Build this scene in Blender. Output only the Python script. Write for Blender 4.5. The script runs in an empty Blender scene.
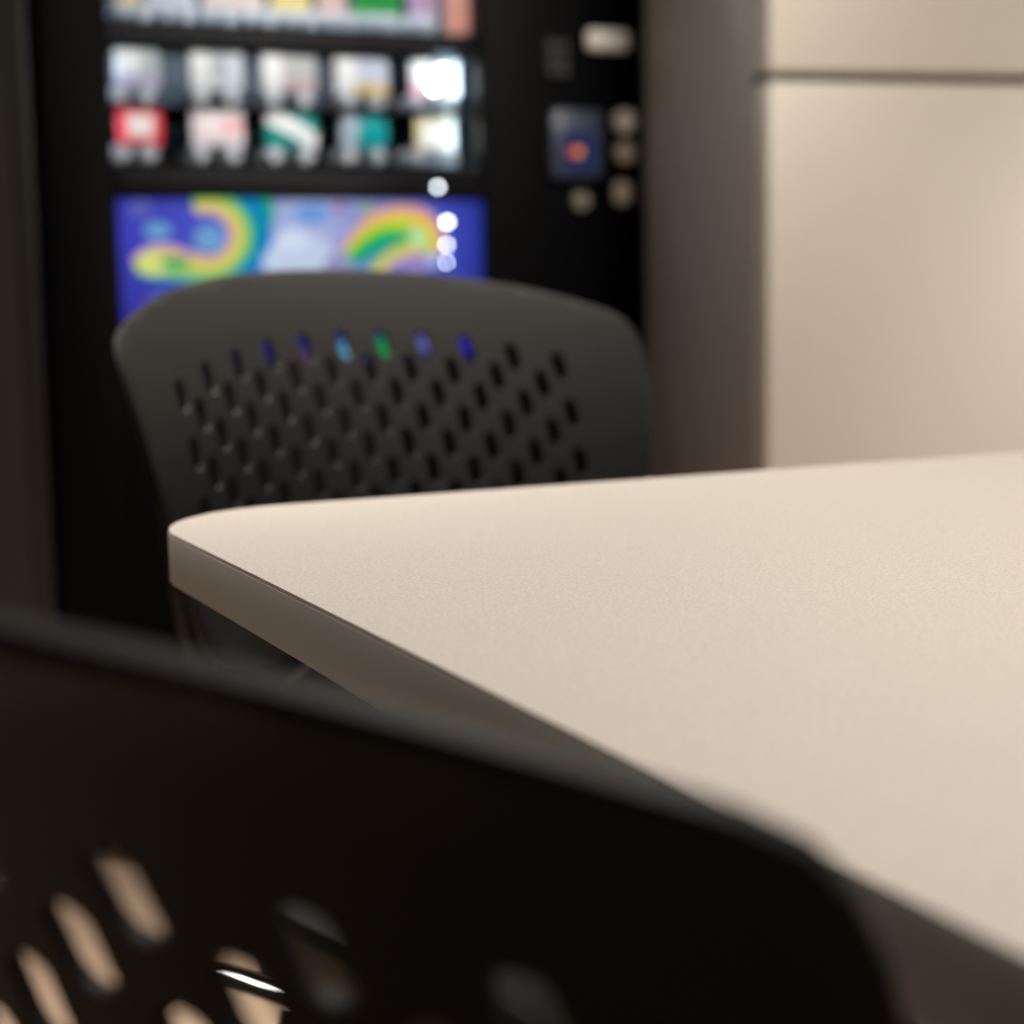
import bpy, bmesh, math, random
from math import sin, cos, pi, radians, sqrt
from mathutils import Vector, Matrix
from mathutils.geometry import delaunay_2d_cdt

random.seed(7)
scene = bpy.context.scene
COL = scene.collection

# ------------------------------------------------------------------ helpers
def mat(name, color, rough=.5, metal=0., spec=.5, emit=None, estr=0., var=0., vscale=60., bump=0., bscale=400., attr=False, coat=0.):
    m = bpy.data.materials.new(name); m.use_nodes = True
    nt = m.node_tree; b = nt.nodes['Principled BSDF']
    b.inputs['Base Color'].default_value = (*color, 1)
    b.inputs['Roughness'].default_value = rough
    b.inputs['Metallic'].default_value = metal
    b.inputs['Specular IOR Level'].default_value = spec
    b.inputs['Coat Weight'].default_value = coat
    if emit:
        b.inputs['Emission Color'].default_value = (*emit, 1); b.inputs['Emission Strength'].default_value = estr
    tc = nt.nodes.new('ShaderNodeTexCoord')
    if attr:
        a = nt.nodes.new('ShaderNodeAttribute'); a.attribute_name = 'Col'
        if not emit: nt.links.new(a.outputs['Color'], b.inputs['Base Color'])
        if emit:
            nt.links.new(a.outputs['Color'], b.inputs['Emission Color'])
    elif var > 0:
        n = nt.nodes.new('ShaderNodeTexNoise'); n.inputs['Scale'].default_value = vscale; n.inputs['Detail'].default_value = 4
        r = nt.nodes.new('ShaderNodeValToRGB')
        r.color_ramp.elements[0].position = .3; r.color_ramp.elements[1].position = .7
        r.color_ramp.elements[0].color = (*[c * (1 - var) for c in color], 1)
        r.color_ramp.elements[1].color = (*[min(1, c * (1 + var)) for c in color], 1)
        nt.links.new(tc.outputs['Object'], n.inputs['Vector']); nt.links.new(n.outputs['Fac'], r.inputs['Fac'])
        nt.links.new(r.outputs['Color'], b.inputs['Base Color'])
    if bump > 0:
        n2 = nt.nodes.new('ShaderNodeTexNoise'); n2.inputs['Scale'].default_value = bscale; n2.inputs['Detail'].default_value = 3
        bp = nt.nodes.new('ShaderNodeBump'); bp.inputs['Strength'].default_value = bump; bp.inputs['Distance'].default_value = .0006
        nt.links.new(tc.outputs['Object'], n2.inputs['Vector']); nt.links.new(n2.outputs['Fac'], bp.inputs['Height'])
        nt.links.new(bp.outputs['Normal'], b.inputs['Normal'])
    return m

def obj(name, bm, m, parent=None, smooth=None, loc=(0, 0, 0), rotz=0.):
    me = bpy.data.meshes.new(name)
    bmesh.ops.recalc_face_normals(bm, faces=bm.faces)
    bm.to_mesh(me); bm.free()
    for x in (m if isinstance(m, (list, tuple)) else [m]): me.materials.append(x)
    if smooth is not None:
        for p in me.polygons: p.use_smooth = True
        me.set_sharp_from_angle(angle=radians(smooth))
    o = bpy.data.objects.new(name, me); COL.objects.link(o)
    o.parent = parent; o.location = loc; o.rotation_euler = (0, 0, rotz)
    return o

def thing(name, label, cat, loc=(0, 0, 0), rotz=0., group=None):
    o = bpy.data.objects.new(name, None); COL.objects.link(o)
    o.empty_display_size = .1
    o.location = loc; o.rotation_euler = (0, 0, rotz)
    o['label'] = label; o['category'] = cat
    if group: o['group'] = group
    return o

def struct(o): o['kind'] = 'structure'; return o

def box(bm, x0, x1, y0, y1, z0, z1, bev=0., seg=2):
    vs = [bm.verts.new((x, y, z)) for x in (x0, x1) for y in (y0, y1) for z in (z0, z1)]
    q = [(0, 1, 3, 2), (4, 6, 7, 5), (0, 4, 5, 1), (2, 3, 7, 6), (0, 2, 6, 4), (1, 5, 7, 3)]
    fs = [bm.faces.new([vs[i] for i in f]) for f in q]
    if bev > 0:
        es = list({e for f in fs for e in f.edges})
        bmesh.ops.bevel(bm, geom=es, offset=bev, segments=seg, affect='EDGES', profile=.5)
    return bm

def nb(): return bmesh.new()
def boxm(*a, **k): return box(nb(), *a, **k)

def tube(bm, pts, r, n=12, cap=True):
    pts = [Vector(p) for p in pts]
    rings = []; N = len(pts); up = None
    for i, p in enumerate(pts):
        d = (pts[min(i + 1, N - 1)] - pts[max(i - 1, 0)]).normalized()
        if up is None:
            up = Vector((0, 0, 1)) if abs(d.z) < .9 else Vector((1, 0, 0))
        a = d.cross(up).normalized(); b = a.cross(d).normalized(); up = b
        rings.append([bm.verts.new(p + (a * cos(t) + b * sin(t)) * r) for t in [2 * pi * k / n for k in range(n)]])
    for i in range(N - 1):
        for k in range(n):
            bm.faces.new([rings[i][k], rings[i][(k + 1) % n], rings[i + 1][(k + 1) % n], rings[i + 1][k]])
    if cap:
        bm.faces.new(rings[0][::-1]); bm.faces.new(rings[-1])
    return bm

def smooth_path(P, r=.05, n=6):
    P = [Vector(p) for p in P]; out = [P[0]]
    for i in range(1, len(P) - 1):
        a = (P[i - 1] - P[i]); b = (P[i + 1] - P[i]); q = min(r, a.length * .45, b.length * .45)
        A = P[i] + a.normalized() * q; B = P[i] + b.normalized() * q
        for k in range(n + 1):
            t = k / n; out.append(A * (1 - t) ** 2 + P[i] * 2 * t * (1 - t) + B * t * t)
    out.append(P[-1]); return out

def prism(bm, loop, z0, z1, bev=0.):
    """solid from a 2D loop with optional rounded top and bottom rims"""
    n = len(loop)
    c = Vector((sum(p[0] for p in loop) / n, sum(p[1] for p in loop) / n))
    def ring(z, inset):
        out = []
        for i in range(n):
            p = Vector(loop[i]); a = Vector(loop[i - 1]); b = Vector(loop[(i + 1) % n])
            t = (b - a).normalized(); nn = Vector((t.y, -t.x))
            out.append(bm.verts.new((p.x - nn.x * inset, p.y - nn.y * inset, z)))
        return out
    if bev > 0:
        R = [ring(z0, bev), ring(z0 + bev * .3, bev * .3), ring(z0 + bev, 0), ring(z1 - bev, 0), ring(z1 - bev * .3, bev * .3), ring(z1, bev)]
    else: R = [ring(z0, 0), ring(z1, 0)]
    for A, B in zip(R[:-1], R[1:]):
        for i in range(n): bm.faces.new([A[i], A[(i + 1) % n], B[(i + 1) % n], B[i]])
    bm.faces.new(R[0][::-1]); bm.faces.new(R[-1])
    return bm

def disc(bm, c, r, axis_y0, axis_y1, n=20):
    """short cylinder whose axis is local y"""
    A = [bm.verts.new((c[0] + r * cos(2 * pi * k / n), axis_y0, c[1] + r * sin(2 * pi * k / n))) for k in range(n)]
    B = [bm.verts.new((c[0] + r * cos(2 * pi * k / n), axis_y1, c[1] + r * sin(2 * pi * k / n))) for k in range(n)]
    bm.faces.new(A); bm.faces.new(B[::-1])
    for k in range(n): bm.faces.new([A[k], B[k], B[(k + 1) % n], A[(k + 1) % n]])
    return bm

# ------------------------------------------------------------------ materials
M = {}
M['laminate'] = mat('beige_speckled_laminate', (.76, .70, .63), .5, spec=.35, var=.15, vscale=800, bump=.25, bscale=1500)
M['edge'] = mat('taupe_edge_band', (.72, .66, .59), .42, spec=.4, bump=.1, bscale=500)
M['seam'] = mat('dark_seam', (.02, .018, .016), .6)
M['chair'] = mat('black_textured_plastic', (.036, .035, .034), .5, spec=.3, bump=.25, bscale=1800)
M['seat'] = mat('black_matte_seat', (.02, .02, .019), .85, spec=.1)
M['chrome'] = mat('chrome_tube', (.85, .85, .86), .12, 1.)
M['gun'] = mat('gunmetal_tube', (.06, .06, .06), .35, .8)
M['blacksteel'] = mat('black_powder_coat', (.015, .015, .015), .5, spec=.3)
M['rubber'] = mat('black_rubber', (.01, .01, .01), .8, spec=.2)
M['mblack'] = mat('black_machine_paint', (.0015, .0015, .0018), .5, spec=.06)
M['rail'] = mat('charcoal_rail', (.004, .004, .005), .5, spec=.12)
M['inner'] = mat('dark_blue_grey_liner', (.045, .055, .068), .6)
M['tray'] = mat('black_tray', (.004, .004, .005), .5, spec=.2)
M['coil'] = mat('zinc_coil', (.42, .47, .53), .45, .4)
M['packet'] = mat('printed_packet_film', (1, 1, 1), .35, spec=.4, attr=True)
M['graphic'] = mat('backlit_graphic', (0, 0, 0), .5, spec=.04, attr=True, emit=(1, 1, 1), estr=.9)
M['white'] = mat('white_plastic', (.90, .85, .78), .4)
M['tanplastic'] = mat('tan_plastic', (.62, .53, .44), .45)
M['olive'] = mat('brass_lock', (.25, .24, .17), .4, .3)
M['bezel'] = mat('slate_blue_bezel', (.035, .045, .075), .4)
M['screen'] = mat('blue_screen', (.01, .02, .08), .2, emit=(.02, .05, .22), estr=.15)
M['redmark'] = mat('red_mark', (.5, .04, .03), .4, emit=(.8, .05, .02), estr=.12)
M['orangemark'] = mat('orange_mark', (.7, .25, .03), .4, emit=(.9, .3, .02), estr=.2)
M['key'] = mat('grey_keys', (.04, .04, .042), .5)
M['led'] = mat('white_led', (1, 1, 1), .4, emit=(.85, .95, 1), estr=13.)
M['cabfront'] = mat('beige_cabinet_front', (.70, .635, .545), .45, spec=.3, var=.02, vscale=3)
M['cabbody'] = mat('grey_beige_cabinet_body', (.42, .39, .35), .5, spec=.3)
M['gap'] = mat('dark_gap', (.05, .045, .04), .7)
M['floor'] = mat('tan_vinyl_floor', (.31, .222, .155), .5, spec=.3, var=.08, vscale=12)
M['wall'] = mat('grey_beige_wall', (.30, .27, .23), .7, spec=.2, bump=.1, bscale=200)
M['brown'] = mat('dark_brown_panel', (.024, .020, .016), .6, spec=.2)
M['brown2'] = mat('dark_trim', (.016, .014, .011), .4, spec=.3)
M['ceil'] = mat('ceiling_tile', (.5, .48, .45), .9)
g = bpy.data.materials.new('clear_glass'); g.use_nodes = True
nt = g.node_tree; nt.nodes.remove(nt.nodes['Principled BSDF'])
tr = nt.nodes.new('ShaderNodeBsdfTransparent'); gl = nt.nodes.new('ShaderNodeBsdfGlossy'); gl.inputs['Roughness'].default_value = .02
fr = nt.nodes.new('ShaderNodeFresnel'); fr.inputs['IOR'].default_value = 1.25
mx = nt.nodes.new('ShaderNodeMixShader')
nt.links.new(fr.outputs[0], mx.inputs[0]); nt.links.new(tr.outputs[0], mx.inputs[1]); nt.links.new(gl.outputs[0], mx.inputs[2])
nt.links.new(mx.outputs[0], nt.nodes['Material Output'].inputs[0])
M['glass'] = g

# ------------------------------------------------------------------ camera
H = .8325
PITCH = math.atan2(235, 1750); ROLL = .015
cd = bpy.data.cameras.new('camera'); cam = bpy.data.objects.new('camera', cd); COL.objects.link(cam)
cd.sensor_width = 36; cd.lens = 36 * 1750 / 1024
cd.clip_start = .01
cam.matrix_world = Matrix.Translation((0, 0, H)) @ Matrix.Rotation(pi / 2 - PITCH, 4, 'X') @ Matrix.Rotation(-ROLL, 4, 'Z')
cd.dof.use_dof = True; cd.dof.focus_distance = .64; cd.dof.aperture_fstop = 6.6
scene.camera = cam

# ------------------------------------------------------------------ table
YAW = radians(25.2)
U = Vector((cos(YAW), sin(YAW), 0)); V = Vector((-sin(YAW), cos(YAW), 0))   # along the far edge / away from the camera
TC = Vector((-.1605 * 1.13, .7346 * 1.13, 0))                                             # far left corner (before rounding)
TW, TD, TZ, TT, TR = 1.50, .85, .7223, .0232, .076
table = thing('dining_table', 'beige laminate table with a rounded corner and grey-brown edge', 'table', TC, YAW)
def rounded_rect(x0, x1, y0, y1, r, n=14):
    out = []
    for cx, cy, a0 in ((x1 - r, y0 + r, -pi / 2), (x1 - r, y1 - r, 0), (x0 + r, y1 - r, pi / 2), (x0 + r, y0 + r, pi)):
        for k in range(n + 1):
            a = a0 + pi / 2 * k / n; out.append((cx + r * cos(a), cy + r * sin(a)))
    return out
bm = prism(nb(), rounded_rect(.0003, TW - .0003, -TD + .0003, -.0003, TR), TZ - .0012, TZ, 0)
obj('tabletop', bm, M['laminate'], table, 40)
bm = prism(nb(), rounded_rect(.0008, TW - .0008, -TD + .0008, -.0008, TR), TZ - .0014, TZ - .0012, 0)
obj('seam', bm, M['seam'], table, 40)
bm = prism(nb(), rounded_rect(0, TW, -TD, 0, TR), TZ - TT, TZ - .0014, .0004)
e = obj('edge_band', bm, M['edge'], table, 50); e['label'] = 'plain taupe edge band'
for x in (.42, TW - .42):
    bm = tube(nb(), [(x, -TD / 2, .05), (x, -TD / 2, TZ - TT - .008)], .038, 24)
    obj('leg', bm, M['blacksteel'], table, 40)
    bm = boxm(x - .035, x + .035, -TD + .12, -.12, .012, .05, bev=.01); obj('foot', bm, M['blacksteel'], table, 40)
    bm = boxm(x - .05, x + .05, -TD + .16, -.16, TZ - TT - .008, TZ - TT, bev=.002); obj('mounting_plate', bm, M['blacksteel'], table, 40)
    for y in (-TD + .14, -.14):
        bm = tube(nb(), [(x, y, 0), (x, y, .013)], .016, 16); obj('glide', bm, M['rubber'], table, 40)

# ------------------------------------------------------------------ chairs
KAP, AP, RP, SAG, J0 = 2.3835, .0365, .0191, .7678, 5.1456
SLW, SLL = .0100, .0225                                                     # slot width and length
def outline():
    """back shell outline in (s across, t up), counter-clockwise from the bottom"""
    half = [(0., -.222), (.10, -.222), (.165, -.219), (.195, -.208), (.212, -.19), (.224, -.165), (.237, -.135), (.249, -.105), (.256, -.08),
            (.2605, -.05), (.2625, -.03), (.263, -.012), (.2615, .001), (.2565, .0105), (.247, .0172), (.235, .0222), (.21, .0315),
            (.18, .0402), (.15, .0465), (.12, .0518), (.09, .0555), (.06, .0575), (.03, .0587)]
    half = [(s * .954, t + .0058) for s, t in half]
    pts = half + [(0., .0648)] + [(-s, t) for s, t in half[:0:-1]]
    # Catmull-Rom resample
    out = []; n = len(pts)
    for i in range(n):
        p0, p1, p2, p3 = [Vector(pts[(i + k - 1) % n]) for k in range(4)]
        m = max(1, int((p2 - p1).length / .006))
        for k in range(m):
            t = k / m
            out.append(.5 * ((2 * p1) + (p2 - p0) * t + (2 * p0 - 5 * p1 + 4 * p2 - p3) * t * t + (3 * p1 - p0 - 3 * p2 + p3) * t ** 3))
    return out
def slots():
    out = []
    for i in range(9):
        js = range(0, 11) if i % 2 == 0 else [k + .5 for k in range(10)]
        for j in js:
            s = (j - J0) * AP; t = -i * RP - SAG * s * s
            if t - .02 < -.198 or abs(s) > .19 + .02: continue
            out.append((s, t))
    return out
def stadium(s, t, n=7):
    r = SLW / 2; h = SLL / 2 - r
    return [Vector((s + r * cos(a), t + h + r * sin(a))) for a in [pi * k / n for k in range(n + 1)]] + \
           [Vector((s + r * cos(a), t - h + r * sin(a))) for a in [pi + pi * k / n for k in range(n + 1)]]
def in_stadium(p, s, t):
    r = SLW / 2 + 1e-5; h = SLL / 2 - SLW / 2
    dy = max(0, abs(p.y - t) - h); return (p.x - s) ** 2 + dy ** 2 < r * r

OUT = outline(); SL = slots()
def shell_flat():
    verts = [p.copy() for p in OUT]; loops = [list(range(len(OUT)))]
    for s, t in SL:
        b = len(verts); L = stadium(s, t); verts += L; loops.append(list(range(b, b + len(L))))
    edges = [(l[i], l[(i + 1) % len(l)]) for l in loops for i in range(len(l))]
    # inner support points
    def inside(p):
        c = False; n = len(OUT)
        for i in range(n):
            a, b = OUT[i], OUT[i - 1]
            if (a.y > p.y) != (b.y > p.y) and p.x < (b.x - a.x) * (p.y - a.y) / (b.y - a.y) + a.x: c = not c
        return c
    x = -.26
    while x < .262:
        y = -.22
        while y < .058:
            p = Vector((x, y))
            if inside(p) and min((p - q).length for q in OUT) > .004 and all(abs(p.x - s) > SLW / 2 + .0025 or abs(p.y - t) > SLL / 2 + .0025 for s, t in SL): verts.append(p)
            y += .011
        x += .011
    vo, eo, fo, ov, oe, of = delaunay_2d_cdt(verts, edges, [], 1, 1e-6)
    faces = []
    for f in fo:
        c = sum((vo[i] for i in f), Vector((0, 0))) / len(f)
        if any(abs(c.x - s) < .02 and abs(c.y - t) < .02 and in_stadium(c, s, t) for s, t in SL): continue
        faces.append(f)
    return vo, faces
FLAT = shell_flat()

def shell_point(s, t, cz, rho, off=0.):
    """surface point in chair space: x across, -y the way the sitter faces"""
    def lean(t): return max(.05, rho + 2.6 * (t + .03))             # the back leans most at its top edge
    n = z = 0.; N = 16; dt = t / N
    for k in range(N):
        r = lean(dt * (k + .5)); n += -dt * sin(r); z += dt * cos(r)
    r = lean(t)
    a = s * KAP
    ls = sin(a) / KAP; fw = (1 - cos(a)) / KAP
    nx, ny = -sin(a), cos(a)                                    # horizontal normal (towards the sitter)
    N = Vector((nx * cos(r), -ny * cos(r), sin(r)))
    return Vector((ls, -(fw + n), cz + z)) + N * off

def backrest_mesh(cz, rho, rim=.0064, web=.0042):
    vo, faces = FLAT
    def thick(p):
        d = min((p - q).length for q in OUT); k = max(0., 1 - d / .022); return web + (rim - web) * k * k * (3 - 2 * k)
    bm = nb()
    ins = .0035
    # outline vertices are pulled in a little on both faces so that the rim is rounded
    ed = {}
    for f in faces:
        for i in range(len(f)):
            k = (f[i], f[(i + 1) % len(f)]); ed[k] = ed.get(k, 0) + 1
    bnd = [k for k in ed if (k[1], k[0]) not in ed]
    nxt = {a: b for a, b in bnd}; prv = {b: a for a, b in bnd}
    def outer(i):
        p = vo[i]; return not any(abs(p.x - s) < SLW and abs(p.y - t) < SLL * .6 and in_stadium(p, s, t + 0) or ((p.x - s) ** 2 + max(0, abs(p.y - t) - (SLL - SLW) / 2) ** 2) < (SLW / 2 + 5e-4) ** 2 for s, t in SL)
    inw = {}
    for i in nxt:
        if i in prv:
            d = (vo[nxt[i]] - vo[prv[i]]).normalized(); nn = Vector((d.y, -d.x))      # outward for ccw faces
            q = ins if outer(i) else .0008
            inw[i] = nn * q
    F = []; B = []; Mid1 = {}; Mid2 = {}
    for i, p in enumerate(vo):
        q = p - inw[i] if i in inw and outer(i) else p
        if i in inw and not outer(i): q = p + (-inw[i])
        th = thick(p); w_ = (th - web) / (rim - web); b0 = web / 2 + w_ * (.0045 - web / 2); f0 = th - b0
        F.append(bm.verts.new(shell_point(q.x, q.y, cz, rho, f0)))
        B.append(bm.verts.new(shell_point(q.x, q.y, cz, rho, -b0)))
        if i in inw:
            w = p - inw[i] * .25
            Mid1[i] = bm.verts.new(shell_point(w.x, w.y, cz, rho, f0 - th * .2)); Mid2[i] = bm.verts.new(shell_point(w.x, w.y, cz, rho, -b0 + th * .2))
    for f in faces:
        bm.faces.new([F[i] for i in f]); bm.faces.new([B[i] for i in reversed(f)])
    for a, b in bnd:
        for A, C in ((F, Mid1), (Mid1, Mid2), (Mid2, B)):
            bm.faces.new([A[b], A[a], C[a], C[b]])
    used = [v for v in bm.verts if not v.link_faces]
    bmesh.ops.delete(bm, geom=used, context='VERTS')
    return bm

def seat_mesh(zs, y_back, w=.41, d=.43, th=.012):
    """dished seat pan with a rolled front edge, y runs from y_back (rear) to y_back - d (front)"""
    bm = nb(); nx, ny = 24, 24
    def P(u, v, o):
        x = (u - .5) * w * (1 - .10 * v ** 3 * 0 - .06 * (1 - v)); y = y_back - v * d
        # rounded plan corners
        r = .07; ex = max(0, abs(x) - (w / 2 - r)) / r; ey = max(0, abs(v - .5) * d - (d / 2 - r)) / r
        k = sqrt(ex * ex + ey * ey)
        if k > 1:
            x = math.copysign((w / 2 - r) + ex / k * r, x); vy = (d / 2 - r) + ey / k * r; y = y_back - d / 2 - math.copysign(vy, v - .5)
        z = zs - .012 * (1 - (2 * u - 1) ** 2) * sin(pi * min(1, v * 1.1)) - .03 * max(0, (v - .75) / .25) ** 2 + .02 * max(0, (.18 - v) / .18) ** 2
        return (x, y, z + o)
    T = [[bm.verts.new(P(i / nx, j / ny, 0)) for i in range(nx + 1)] for j in range(ny + 1)]
    B = [[bm.verts.new(P(i / nx, j / ny, -th)) for i in range(nx + 1)] for j in range(ny + 1)]
    for j in range(ny):
        for i in range(nx):
            bm.faces.new([T[j][i], T[j][i + 1], T[j + 1][i + 1], T[j + 1][i]])
            bm.faces.new([B[j][i], B[j + 1][i], B[j + 1][i + 1], B[j][i + 1]])
    rim = [(0, i) for i in range(nx)] + [(j, nx) for j in range(ny)] + [(ny, i) for i in range(nx, 0, -1)] + [(j, 0) for j in range(ny, 0, -1)]
    for k in range(len(rim)):
        a, b = rim[k], rim[(k + 1) % len(rim)]
        bm.faces.new([T[b[0]][b[1]], T[a[0]][a[1]], B[a[0]][a[1]], B[b[0]][b[1]]])
    return bm

def make_chair(label, x, y, yaw, cz, rho):
    c = thing('stacking_chair', label, 'chair', (x, y, 0), yaw, 'black perforated chairs at the table')
    obj('backrest', backrest_mesh(cz, rho), M['chair'], c, 38)
    zs = cz - .336; yb = -.035
    obj('seat', seat_mesh(zs, yb), M['seat'], c, 50)
    for sx in (-1, 1):
        # back upright: from under the seat up behind the shell
        q = shell_point(sx * .200, -.135, cz, rho, -.013); q2 = shell_point(sx * .202, -.09, cz, rho, -.0135)
        bm = tube(nb(), smooth_path([(sx * .10, yb - .16, zs - .040), (sx * .13, yb + .02, zs - .035), (sx * .165, q.y + .014, zs + .06), tuple(q), tuple(q2)], .04), .0095, 14)
        obj('back_upright', bm, M['gun'], c, 40)
        for yy, fy in ((yb - .07, yb + .035), (yb - .36, yb - .385)):
            top = zs - .0305
            bm = tube(nb(), smooth_path([(0.02 * sx, yy, top - .005), (sx * .11, yy, top - .005), (sx * .205, fy, .02)], .045), .0105, 14)
            l = obj('leg', bm, M['gun'], c, 40)
            bm = tube(nb(), [(sx * .205, fy, 0.0), (sx * .205, fy, .024)], .0135, 14)
            obj('foot_cap', bm, M['rubber'], l, 40)
    bm = boxm(-.145, .145, yb - .37, yb - .03, zs - .088, zs - .0265, bev=.006); obj('seat_bracket', bm, M['blacksteel'], c, 40)
    bm = tube(nb(), smooth_path([(-.152, -.047, cz - .262), (-.056, -.158, cz - .110), (0, -.160, cz - .110), (.056, -.158, cz - .110), (.152, -.047, cz - .262)], .02), .0038, 14); obj('crossbar', bm, M['chrome'], c, 40)
    return c
make_chair('black perforated plastic chair behind the table, facing the camera in front of the vending machine', -.1178, 1.28, .7744, .785, .378)
make_chair('black perforated chair tucked against the near table edge, seen close from behind', -.1669, .3654, 2.4002, .7332, .379)

# ------------------------------------------------------------------ vending machine
M0 = Vector((-.63036518, 2.42, 0)); MY = radians(25)
vm = thing('vending_machine', 'black glass-front snack vending machine with a colourful backlit lower panel', 'vending machine', M0, MY)
# local x = across the front, local y = depth (front at 0, the room is -y)
S0 = -.4517; ND = 2.459
def dp(s, z, e):
    k = 1 + e / ND; return S0 + k * (s - S0), H + k * (z - H)
GX0, GX1, GZ0, GZ1 = .098, .657, .992, 1.72
W_, D_, HT = .935, .80, 1.83
bm = nb()
box(bm, 0, .02, .0502, D_, .03, HT); box(bm, W_ - .02, W_, .0502, D_, .03, HT)
box(bm, .02, W_ - .02, D_ - .02, D_, .03, HT); box(bm, .02, W_ - .02, .055, D_ - .02, HT - .02, HT); box(bm, .02, W_ - .02, .055, D_ - .02, .03, .05)
obj('body', bm, M['mblack'], vm)
for x in (.06, W_ - .06):
    for y in (.12, D_ - .08):
        obj('foot', tube(nb(), [(x, y, 0), (x, y, .032)], .022, 14), M['rubber'], vm, 40)
bm = nb()
box(bm, 0, GX0, 0, .05, .06, HT, bev=.006); box(bm, GX0, GX1, .004, .05, GZ1, HT - .004, bev=.003)
box(bm, GX0, GX1, .004, .05, .949, GZ0, bev=.003); box(bm, GX0, GX1, .004, .05, .06, .716, bev=.003)
df = obj('door_frame', bm, M['mblack'], vm, 40)
obj('cross_rail', boxm(GX0 + .004, GX1 - .004, .0, .006, .951, GZ0 - .002, bev=.002), M['rail'], vm, 40)
cp = obj('control_panel', boxm(GX1, W_, 0, .05, .06, HT, bev=.006), M['mblack'], vm, 40); cp['label'] = 'plain black panel with the payment slots'
obj('glass_pane', boxm(GX0, GX1, .022, .026, GZ0, GZ1), M['glass'], vm)
# cabinet liner behind the glass
bm = nb()
box(bm, GX0 - .02, GX1 + .03, .50, .51, .96, GZ1); box(bm, GX0 - .03, GX0 - .02, .052, .50, .96, GZ1); box(bm, GX1 + .03, GX1 + .04, .052, .50, .96, GZ1)
box(bm, GX0 - .02, GX1 + .03, .052, .5, .955, .96); box(bm, GX0 - .02, GX1 + .03, .052, .5, GZ1, GZ1 + .01)
obj('liner', bm, M['inner'], vm)

# trays with their spiral coils
PD = .085                                                                 # packets hang this far behind the front
def coil(parent, s, z, r=.0115):
    n = 60; pts = [(s + r * cos(2 * pi * k / 12), .066 + .016 * k / 12, z + r * sin(2 * pi * k / 12)) for k in range(n)]
    obj('spiral_coil', tube(nb(), pts, .0026, 6), M['coil'], parent, 60)
    obj('coil_tip', disc(nb(), (s, z), r * .95, .0605, .064, 18), M['coil'], parent)
rows = [('lower', 1.0115, [(.109, .148), (.222, .268), (.330, .377), (.443, .488), (.553, .602)]),
        ('upper', 1.0915, [(.109, .148), (.224, .268), (.330, .377), (.443, .488), (.553, .602)])]
for nm, zc, prs in rows:
    _, z = dp(0, zc, .064)
    tr_ = obj('tray', boxm(GX0 - .018, GX1 + .028, .066, .42, z - .0155, z - .013), M['tray'], vm)
    for p in prs:
        for s in p:
            coil(tr_, dp(s, zc, .064)[0], z, .0105)
_, z = dp(0, 1.2035, .064)
bm = boxm(GX0 - .018, GX1 + .028, .066, .42, z - .0155, z - .013); box(bm, GX0 - .018, GX1 + .028, .060, .066, z - .040, z - .013)
tr_ = obj('tray', bm, M['tray'], vm)
for k in range(8):
    coil(tr_, dp(.149 + .0605 * k, 0, .064)[0], z, .011)
    if k < 8: coil(tr_, dp(.121 + .0605 * k, 0, .064)[0], z, .008)

# glowing beads that stand in for light reflections on the machine front
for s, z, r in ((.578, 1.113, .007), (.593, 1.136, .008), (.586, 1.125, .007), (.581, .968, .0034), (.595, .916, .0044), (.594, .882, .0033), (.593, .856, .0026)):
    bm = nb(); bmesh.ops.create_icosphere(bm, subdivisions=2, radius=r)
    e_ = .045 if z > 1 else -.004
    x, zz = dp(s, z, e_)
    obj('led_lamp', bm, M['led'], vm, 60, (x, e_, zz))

M['diffuser'] = mat('cool_tube_cover', (.3, .35, .4), .6, emit=(.30, .56, .72), estr=.22)
obj('led_tube', boxm(.640, .672, .13, .15, 1.005, 1.19, bev=.006), M['diffuser'], vm, 40)  # added glowing strip, stands in for the bluish veil at the window's right
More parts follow.
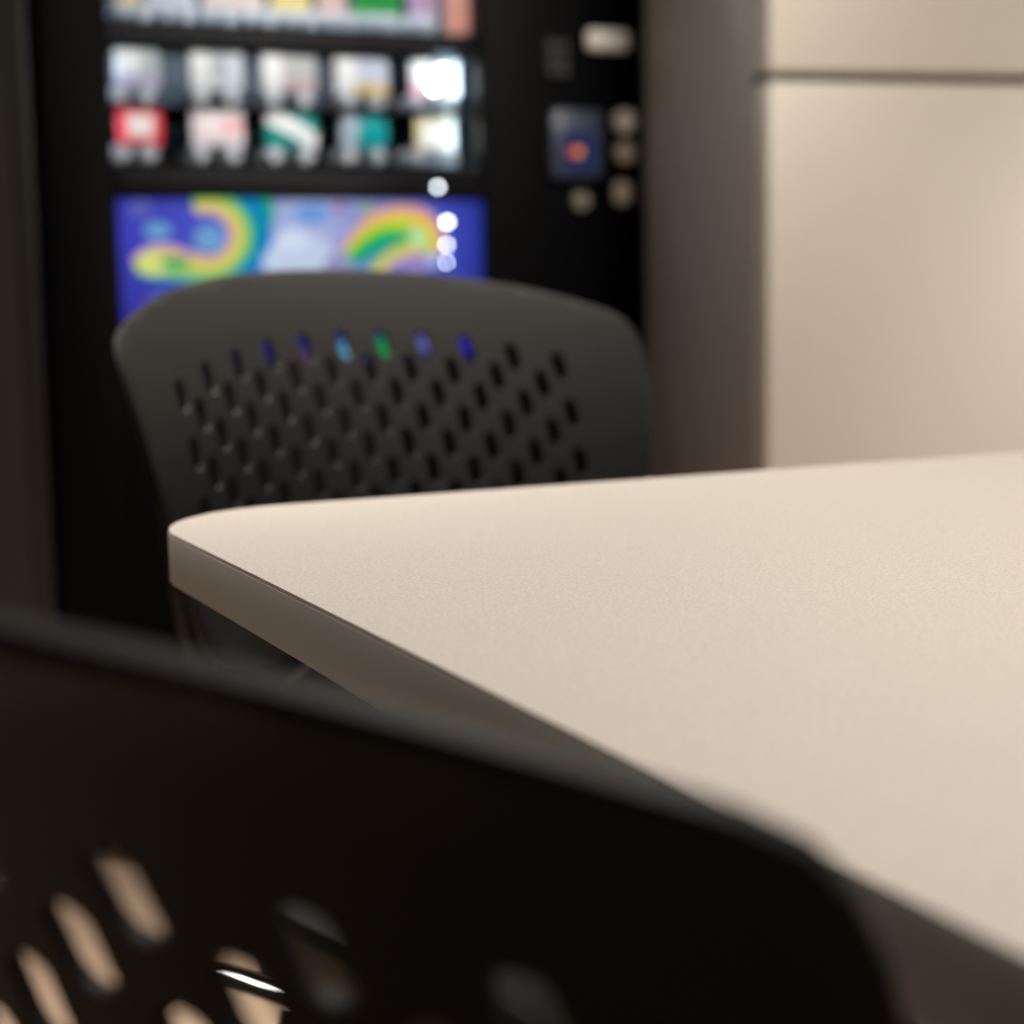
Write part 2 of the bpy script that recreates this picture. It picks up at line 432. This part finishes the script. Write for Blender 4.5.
# backlit graphic with rainbow swirls
def graphic():
    bm = nb(); cl = bm.loops.layers.float_color.new('Col')
    lin = lambda c: tuple(((v / 255) / 12.92 if v / 255 < .04045 else ((v / 255 + .055) / 1.055) ** 2.4) for v in c) + (1.,)
    def gp(x, y, o):                                                        # artwork grid -> panel
        return (.103 + (x - 120) * .001519, .010 - .0004 * o, .946 - (y - 200) * .001475)
    def quad(P, C, o):
        f = bm.faces.new([bm.verts.new(gp(p[0], p[1], o)) for p in P])
        for l, c in zip(f.loops, C): l[cl] = lin(c)
    # ground: blue, paler in the middle
    xs = [119, 160, 200, 240, 262, 290, 320, 350, 400, 440, 485]
    cs = [(58, 62, 178), (66, 70, 184), (72, 84, 190), (90, 120, 200), (150, 165, 215), (165, 178, 222), (165, 172, 215), (140, 150, 210), (120, 125, 205), (70, 80, 190), (36, 52, 150)]
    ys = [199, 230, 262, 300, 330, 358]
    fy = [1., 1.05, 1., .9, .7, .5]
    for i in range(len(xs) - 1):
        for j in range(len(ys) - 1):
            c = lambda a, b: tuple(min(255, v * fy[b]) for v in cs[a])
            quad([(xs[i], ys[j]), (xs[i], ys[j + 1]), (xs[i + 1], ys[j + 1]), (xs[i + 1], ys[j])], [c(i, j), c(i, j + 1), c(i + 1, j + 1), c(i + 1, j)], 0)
    def blob(cx, cy, rx, ry, c, o):
        n = 24
        f = bm.faces.new([bm.verts.new(gp(cx + rx * cos(2 * pi * k / n), cy + ry * sin(2 * pi * k / n), o)) for k in range(n)])
        for l in f.loops: l[cl] = lin(c)
    def ribbon(path, cols, o):
        """path: (x, y, half width); cols: colours from the left of travel to the right"""
        pts = []
        n = len(path)
        for i in range(n - 1):
            p = [Vector(path[max(0, min(n - 1, i + k - 1))]) for k in range(4)]
            for k in range(8):
                t = k / 8
                pts.append(.5 * ((2 * p[1]) + (p[2] - p[0]) * t + (2 * p[0] - 5 * p[1] + 4 * p[2] - p[3]) * t * t + (3 * p[1] - p[0] - 3 * p[2] + p[3]) * t ** 3))
        pts.append(Vector(path[-1]))
        m = len(cols) - 1; rows_ = []
        for i, p in enumerate(pts):
            a, b = pts[max(0, i - 1)], pts[min(len(pts) - 1, i + 1)]
            d = Vector((b.x - a.x, b.y - a.y)).normalized(); nn = Vector((d.y, -d.x))
            rows_.append([(p.x + nn.x * p.z * (1 - 2 * k / m), p.y + nn.y * p.z * (1 - 2 * k / m)) for k in range(m + 1)])
        for i in range(len(rows_) - 1):
            for k in range(m):
                quad([rows_[i][k], rows_[i][k + 1], rows_[i + 1][k + 1], rows_[i + 1][k]], [cols[k], cols[k + 1], cols[k + 1], cols[k]], o)
    # pale shapes in the middle and small light patches
    blob(155, 228, 13, 8, (110, 165, 215), 1); blob(204, 236, 15, 13, (112, 165, 215), 1); blob(140, 208, 12, 9, (90, 95, 185), 1)
    blob(292, 252, 34, 22, (200, 212, 240), 1); blob(285, 238, 16, 12, (215, 228, 250), 2); blob(263, 256, 9, 12, (205, 222, 245), 2)
    blob(306, 212, 18, 10, (110, 158, 224), 1); blob(330, 262, 14, 10, (150, 152, 190), 2); blob(334, 206, 5, 4, (160, 90, 110), 1); blob(362, 208, 10, 6, (150, 170, 150), 1)
    for x_ in range(118, 486, 8):
        quad([(x_, 318), (x_, 358), (x_ + 8, 358), (x_ + 8, 318)], [(36, 44, 120), (24, 26, 84) if x_ > 252 else (8, 8, 20), (24, 26, 84) if x_ > 244 else (8, 8, 20), (36, 44, 120)], 1)
    blob(343, 346, 12, 13, (96, 168, 200), 2); blob(382, 345, 13, 13, (10, 150, 70), 2); blob(306, 350, 9, 10, (140, 90, 110), 2); blob(423, 343, 9, 8, (110, 116, 190), 2); blob(466, 347, 10, 10, (40, 30, 150), 2)
    blob(150, 300, 14, 12, (84, 66, 176), 1); blob(160, 292, 14, 6, (72, 130, 200), 1)
    P, L, Y, G, T, B = (235, 170, 185), (190, 160, 215), (232, 214, 90), (70, 200, 90), (0, 165, 130), (0, 120, 205)
    # left swirl: outer teal and blue sweep, then the yellow one
    ribbon([(228, 196, 14), (246, 212, 14), (252, 232, 13), (244, 254, 13), (226, 268, 11), (204, 275, 7)], [B, (0, 130, 200), T, (20, 170, 120)][::1], 2)
    ribbon([(256, 196, 6), (262, 208, 6), (262, 222, 4)], [T, T, (40, 150, 160)], 3)
    ribbon([(190, 206, 8), (208, 203, 10), (226, 212, 12), (234, 230, 12), (228, 250, 12), (210, 263, 12), (186, 262, 14), (160, 257, 17), (142, 259, 14), (132, 261, 7)],
           [(60, 190, 150), (150, 205, 100), (222, 214, 100), (235, 190, 110), L], 4)
    blob(150, 259, 15, 11, (220, 230, 130), 5); blob(170, 258, 15, 5, (0, 170, 110), 6)
    # right swirl
    ribbon([(338, 250, 5), (352, 234, 8), (372, 220, 10), (396, 214, 11), (420, 219, 12), (432, 234, 11), (434, 252, 8)], [(214, 160, 190), (240, 170, 120), (240, 200, 90), (214, 224, 60), (190, 220, 60)], 4)
    ribbon([(344, 258, 10), (360, 246, 12), (378, 236, 12), (396, 234, 9), (410, 240, 6)], [(180, 215, 40), (40, 195, 80), (0, 170, 120), (0, 110, 200)], 5)
    ribbon([(366, 272, 6), (378, 260, 8), (394, 250, 8), (412, 246, 8), (426, 248, 6)], [(120, 205, 60), (200, 214, 60), (230, 200, 120), (205, 170, 200)], 6)
    blob(412, 262, 16, 7, (160, 140, 205), 5); blob(414, 236, 9, 9, (190, 235, 180), 7); blob(430, 258, 8, 8, (175, 190, 230), 6)
    return bm

bm = nb(); box(bm, GX0, GX1, .012, .045, .71, .949)
gpn = obj('graphic_panel', bm, M['rail'], vm)
gb = graphic()
for f in gb.faces:
    f.normal_update()
    if f.normal.y > 0: f.normal_flip()
me = bpy.data.meshes.new('swirl_artwork'); gb.to_mesh(me); gb.free(); me.materials.append(M['graphic'])
so = bpy.data.objects.new('swirl_artwork', me); COL.objects.link(so); so.parent = gpn
so['label'] = 'backlit blue artwork with rainbow swirls'

# payment parts on the control panel
def cpart(name, s0, s1, z0, z1, m, depth=.012, bev=.004, parent=None): return obj(name, boxm(s0, s1, -depth, .004, z0, z1, bev=bev), m, parent or vm, 40)
cpart('bill_slot', .832, .905, 1.177, 1.209, M['white'], .014, .008)
kp = cpart('keypad', .758, .807, 1.130, 1.195, M['mblack'], .004, .002)
for i in range(2):
    for j in range(3):
        obj('key', boxm(.765 + i * .02, .779 + i * .02, -.009, -.003, 1.137 + j * .019, 1.150 + j * .019, bev=.002), M['key'], kp, 40)
cr = cpart('card_reader', .764, .854, .981, 1.086, M['bezel'], .022, .010)
obj('reader_screen', boxm(.782, .836, -.0235, -.021, .993, 1.052), M['screen'], cr)
obj('contactless_mark', disc(nb(), (.797, 1.021), .007, -.0245, -.023), M['redmark'], cr)
obj('contactless_mark', disc(nb(), (.806, 1.021), .0075, -.0255, -.024), M['orangemark'], cr)
obj('coin_slot', disc(nb(), (.897, 1.071), .0175, -.012, .004, 28), M['white'], vm, 40)
obj('coin_return_button', disc(nb(), (.898, 1.0235), .0165, -.010, .004, 28), M['tanplastic'], vm, 40)
cpart('coin_return', .880, .908, .943, .980, M['tanplastic'], .010, .010)
obj('door_lock', disc(nb(), (.819, .949), .0135, -.010, .004, 24), M['olive'], vm, 40)

# snack packets hanging in the machine
R3 = Matrix.Rotation(MY, 3, 'Z')
def packet(label, s0, s1, z0, z1, colfn, group, e=PD, th=.011):
    s0 += .004; s1 -= .004; z0 += .003; z1 -= .003
    x0, a0 = dp(s0, z0, e); x1, a1 = dp(s1, z1, e)
    w, h = x1 - x0, a1 - a0; nx, nz = 14, 12
    bm = nb(); cl = bm.loops.layers.float_color.new('Col')
    F = [[None] * (nx + 1) for _ in range(nz + 1)]; B = [[None] * (nx + 1) for _ in range(nz + 1)]
    for j in range(nz + 1):
        for i in range(nx + 1):
            u, v = i / nx, j / nz
            b = max(0, 1 - abs(2 * u - 1) ** 4) ** .5 * max(0, sin(pi * min(1, max(0, (v - .06) / .88)))) ** .5
            y = th * .5 * b + .0008
            px = (u - .5) * w * (1 - .05 * b * 0)
            F[j][i] = bm.verts.new((px, -y + .0015 * sin(i * 2.1) * (v < .07 or v > .93), v * h)); B[j][i] = bm.verts.new((px, y + .0015 * sin(i * 2.1) * (v < .07 or v > .93), v * h))
    def put(f, c):
        for l in f.loops: l[cl] = (*c, 1)
    for j in range(nz):
        for i in range(nx):
            c = colfn((i + .5) / nx, (j + .5) / nz)
            put(bm.faces.new([F[j][i], F[j][i + 1], F[j + 1][i + 1], F[j + 1][i]]), c)
            put(bm.faces.new([B[j][i], B[j + 1][i], B[j + 1][i + 1], B[j][i + 1]]), c)
    for j in range(nz):
        for i in (0, nx):
            put(bm.faces.new([F[j][i], F[j + 1][i], B[j + 1][i], B[j][i]]), colfn(i / nx, (j + .5) / nz))
    for i in range(nx):
        for j in (0, nz): put(bm.faces.new([F[j][i], B[j][i], B[j][i + 1], F[j][i + 1]]), colfn((i + .5) / nx, j / nz))
    loc = M0 + R3 @ Vector(((x0 + x1) / 2, e, a0))
    o = obj('snack_packet', bm, M['packet'], None, 40, loc, MY)
    o['label'] = label; o['category'] = 'snack packet'; o['group'] = group
    return o
W, PW, GB = (.80, .86, .92), (.62, .70, .80), (.40, .46, .54)
def c11(u, v): return (.50, .50, .72) if v < .35 else (W if u < .6 else (.42, .52, .56))
def c12(u, v): return W if u < .35 else (GB if v > .3 and u < .75 else PW)
def c13(u, v): return W if u < .35 else ((.55, .40, .48) if v < .25 else (.45, .48, .52))
def c14(u, v): return W if u < .35 else ((.72, .55, .12) if v < .28 else (.50, .56, .70))
def c15(u, v): return (.75, .42, .50) if v < .3 and u < .4 else W
def c21(u, v): return (.95, .85, .86) if .2 < u < .78 and .2 < v < .75 else (.85, .05, .08)
def c22(u, v): return (.80, .42, .48) if u > .6 and .3 < v < .7 else (.86, .80, .86)
def c23(u, v): return W if -.28 < (v - (1 - .75 * u)) + .1 < .22 else (.0, .30, .27)
def c24(u, v): return (.0, .32, .36) if u > .35 else (.36, .46, .58)
def c25(u, v): return (.80, .74, .45) if v > .75 or u < .15 else (.88, .93, .90)
pos = ['leftmost', 'second from left', 'middle', 'fourth from left', 'rightmost']
up = [(.100, .170, c11, 'pale packet with a lavender lower part'), (.205, .288, c12, 'grey and white packet'), (.309, .397, c13, 'white packet with a faint pink lower edge'),
      (.420, .508, c14, 'white packet with a yellow lower corner'), (.537, .621, c15, 'bright white packet with a pink corner')]
lo = [(.100, .170, c21, 'red packet with a white centre'), (.204, .287, c22, 'white and pink packet'), (.312, .396, c23, 'teal packet with a white diagonal band'),
      (.425, .505, c24, 'teal and grey packet'), (.543, .612, c25, 'white packet with a pale yellow top')]
for (a, b, fn, t), p in zip(up, pos): packet(f'{t}, {p} in the upper packet row', a, b, 1.098, 1.155, fn, 'packets in the upper row of the machine')
for (a, b, fn, t), p in zip(lo, pos): packet(f'{t}, {p} in the lower packet row', a, b, 1.020, 1.079, fn, 'packets in the lower row of the machine')
tops = [('yellow', (.80, .60, .16)), ('pale blue', (.55, .62, .75)), ('cream', (.72, .60, .52)), ('yellow and white', (.78, .66, .25)), ('pale pink', (.70, .52, .46)),
        ('dark green', (.02, .30, .06)), ('lavender', (.45, .33, .52))]
xs = [(.105, .160), (.166, .222), (.228, .292), (.298, .362), (.368, .452), (.462, .528), (.533, .588)]
xs = [(.104, .146), (.150, .222), (.226, .322), (.326, .392), (.396, .446), (.450, .532), (.536, .590)]
for (n_, c), (a, b) in zip(tops, xs):
    def fn(u, v, c=c): return c if v > .09 else tuple(.5 * q + .25 for q in c)
    packet(f'{n_} snack bag cut off by the top of the picture', a, b, 1.204, 1.34, fn, 'bags in the top row of the machine')
packet('pinkish brown bag at the right end of the top row', .596, .646, 1.190, 1.34, lambda u, v: (.62, .30, .25), 'bags in the top row of the machine', e=.05)

# ------------------------------------------------------------------ tall beige cabinet on the right
CY = radians(14)
cab = thing('storage_cabinet', 'tall beige cabinet with a thin horizontal gap between its doors beside the vending machine', 'cabinet', (.3351, 2.28, 0), CY)
obj('carcass', boxm(.001, 1.1, .056, .50, 0, 2.1, bev=.002), M['cabbody'], cab, 40)
obj('door', boxm(0, 1.1, 0, .052, .09, 1.0755, bev=.004), M['cabfront'], cab, 40)
obj('door', boxm(0, 1.1, 0, .052, 1.0875, 2.09, bev=.004), M['cabfront'], cab, 40)
obj('gasket', boxm(.004, 1.096, .051, .0565, .09, 2.09), M['gap'], cab)
obj('plinth', boxm(.01, 1.09, .030, .055, 0, .088), M['gap'], cab)

# ------------------------------------------------------------------ room
struct(obj('floor', boxm(-4, 4, -3, 5.2, -.05, 0), M['floor']))
bm = nb(); box(bm, -2.2, 3.2, .86, .96, 0, 2.7)
struct(obj('wall_back', bm, M['wall'], None, None, M0, MY))
struct(obj('wall_left', boxm(-1.6, -.040, -.004, .80, 0, 2.7), M['brown'], None, None, M0, MY))
struct(obj('trim_1', boxm(-.038, -.012, .004, .10, 0, 2.7, bev=.003), M['brown2'], None, 40, M0, MY))
struct(obj('ceiling', boxm(-4, 4, -3, 5.2, 2.72, 2.8), M['ceil']))

# ------------------------------------------------------------------ light
def area(name, loc, target, sx, sy, power, color, spread=pi):
    l = bpy.data.lights.new(name, 'AREA'); l.shape = 'RECTANGLE'; l.size = sx; l.size_y = sy; l.energy = power; l.color = color; l.spread = spread
    o = bpy.data.objects.new(name, l); COL.objects.link(o); o.location = loc
    o.rotation_euler = (Vector(target) - Vector(loc)).to_track_quat('-Z', 'Y').to_euler()
    return o
WARM = (1., .93, .85)
area('ceiling_panel_lamp', (.05, 1.25, 2.68), (.05, 1.25, 0), 1.2, .6, 6.0, WARM, radians(76))
area('ceiling_panel_lamp', (.70, .30, 2.68), (.62, .20, 0), 1.2, .5, 5.4, WARM, radians(62))
area('wall_washer_lamp', (2.3, 1.1, 1.4), (.66, 2.35, .58), .4, .4, 6.4, WARM, radians(68))  # added fill for the cabinet front, no fixture known there
area('ceiling_panel_lamp', (.9, .4, 2.6), (-.13, 2.58, 1.08), .5, .3, 2.4, WARM, radians(25))  # added narrow spot that brightens the machine front, not a ceiling panel
area('ceiling_panel_lamp', (-.62, 1.45, 2.68), (-.62, 1.5, 0), .5, .5, 12.5, WARM, radians(46))  # added spot that brightens the floor on the left
area('wall_lamp', (-1.6, .85, 1.9), (-.06, .70, .70), .4, .3, .14, WARM, radians(30))  # added fill for the table edge, no real lamp on this side
area('wall_lamp', (-1.9, 1.0, 2.3), (.36, 2.2, 1.55), .4, .3, .6, WARM, radians(34))  # added fill for the upper side of the cabinet
# the machine's own cool tubes, behind the sides and the top of the window frame
def vmp(x, y, z): return M0 + R3 @ Vector((x, y, z))
area('machine_tube_lamp', vmp(GX1 + .010, .066, 1.07), vmp(.56, .19, 1.07),  .012, .20, .11, (.62, .83, 1.), radians(110))
area('machine_tube_lamp', vmp(GX0 - .008, .066, 1.07), vmp(.22, .20, 1.07), .012, .18, .05, (.70, .86, 1.), radians(110))
area('machine_tube_lamp', vmp(.37, .060, 1.70), vmp(.37, .10, 1.05), .5, .012, 8., (.72, .86, 1.), radians(120))
w = bpy.data.worlds.new('world'); scene.world = w; w.use_nodes = True
w.node_tree.nodes['Background'].inputs[0].default_value = (.9, .85, .8, 1); w.node_tree.nodes['Background'].inputs[1].default_value = .004

vs = scene.view_settings
vs.view_transform = 'Standard'; vs.look = 'None'; vs.gamma = 1; vs.exposure = 0; vs.use_curve_mapping = False
scene.display_settings.display_device = 'sRGB'
scene.cycles.use_denoising = True
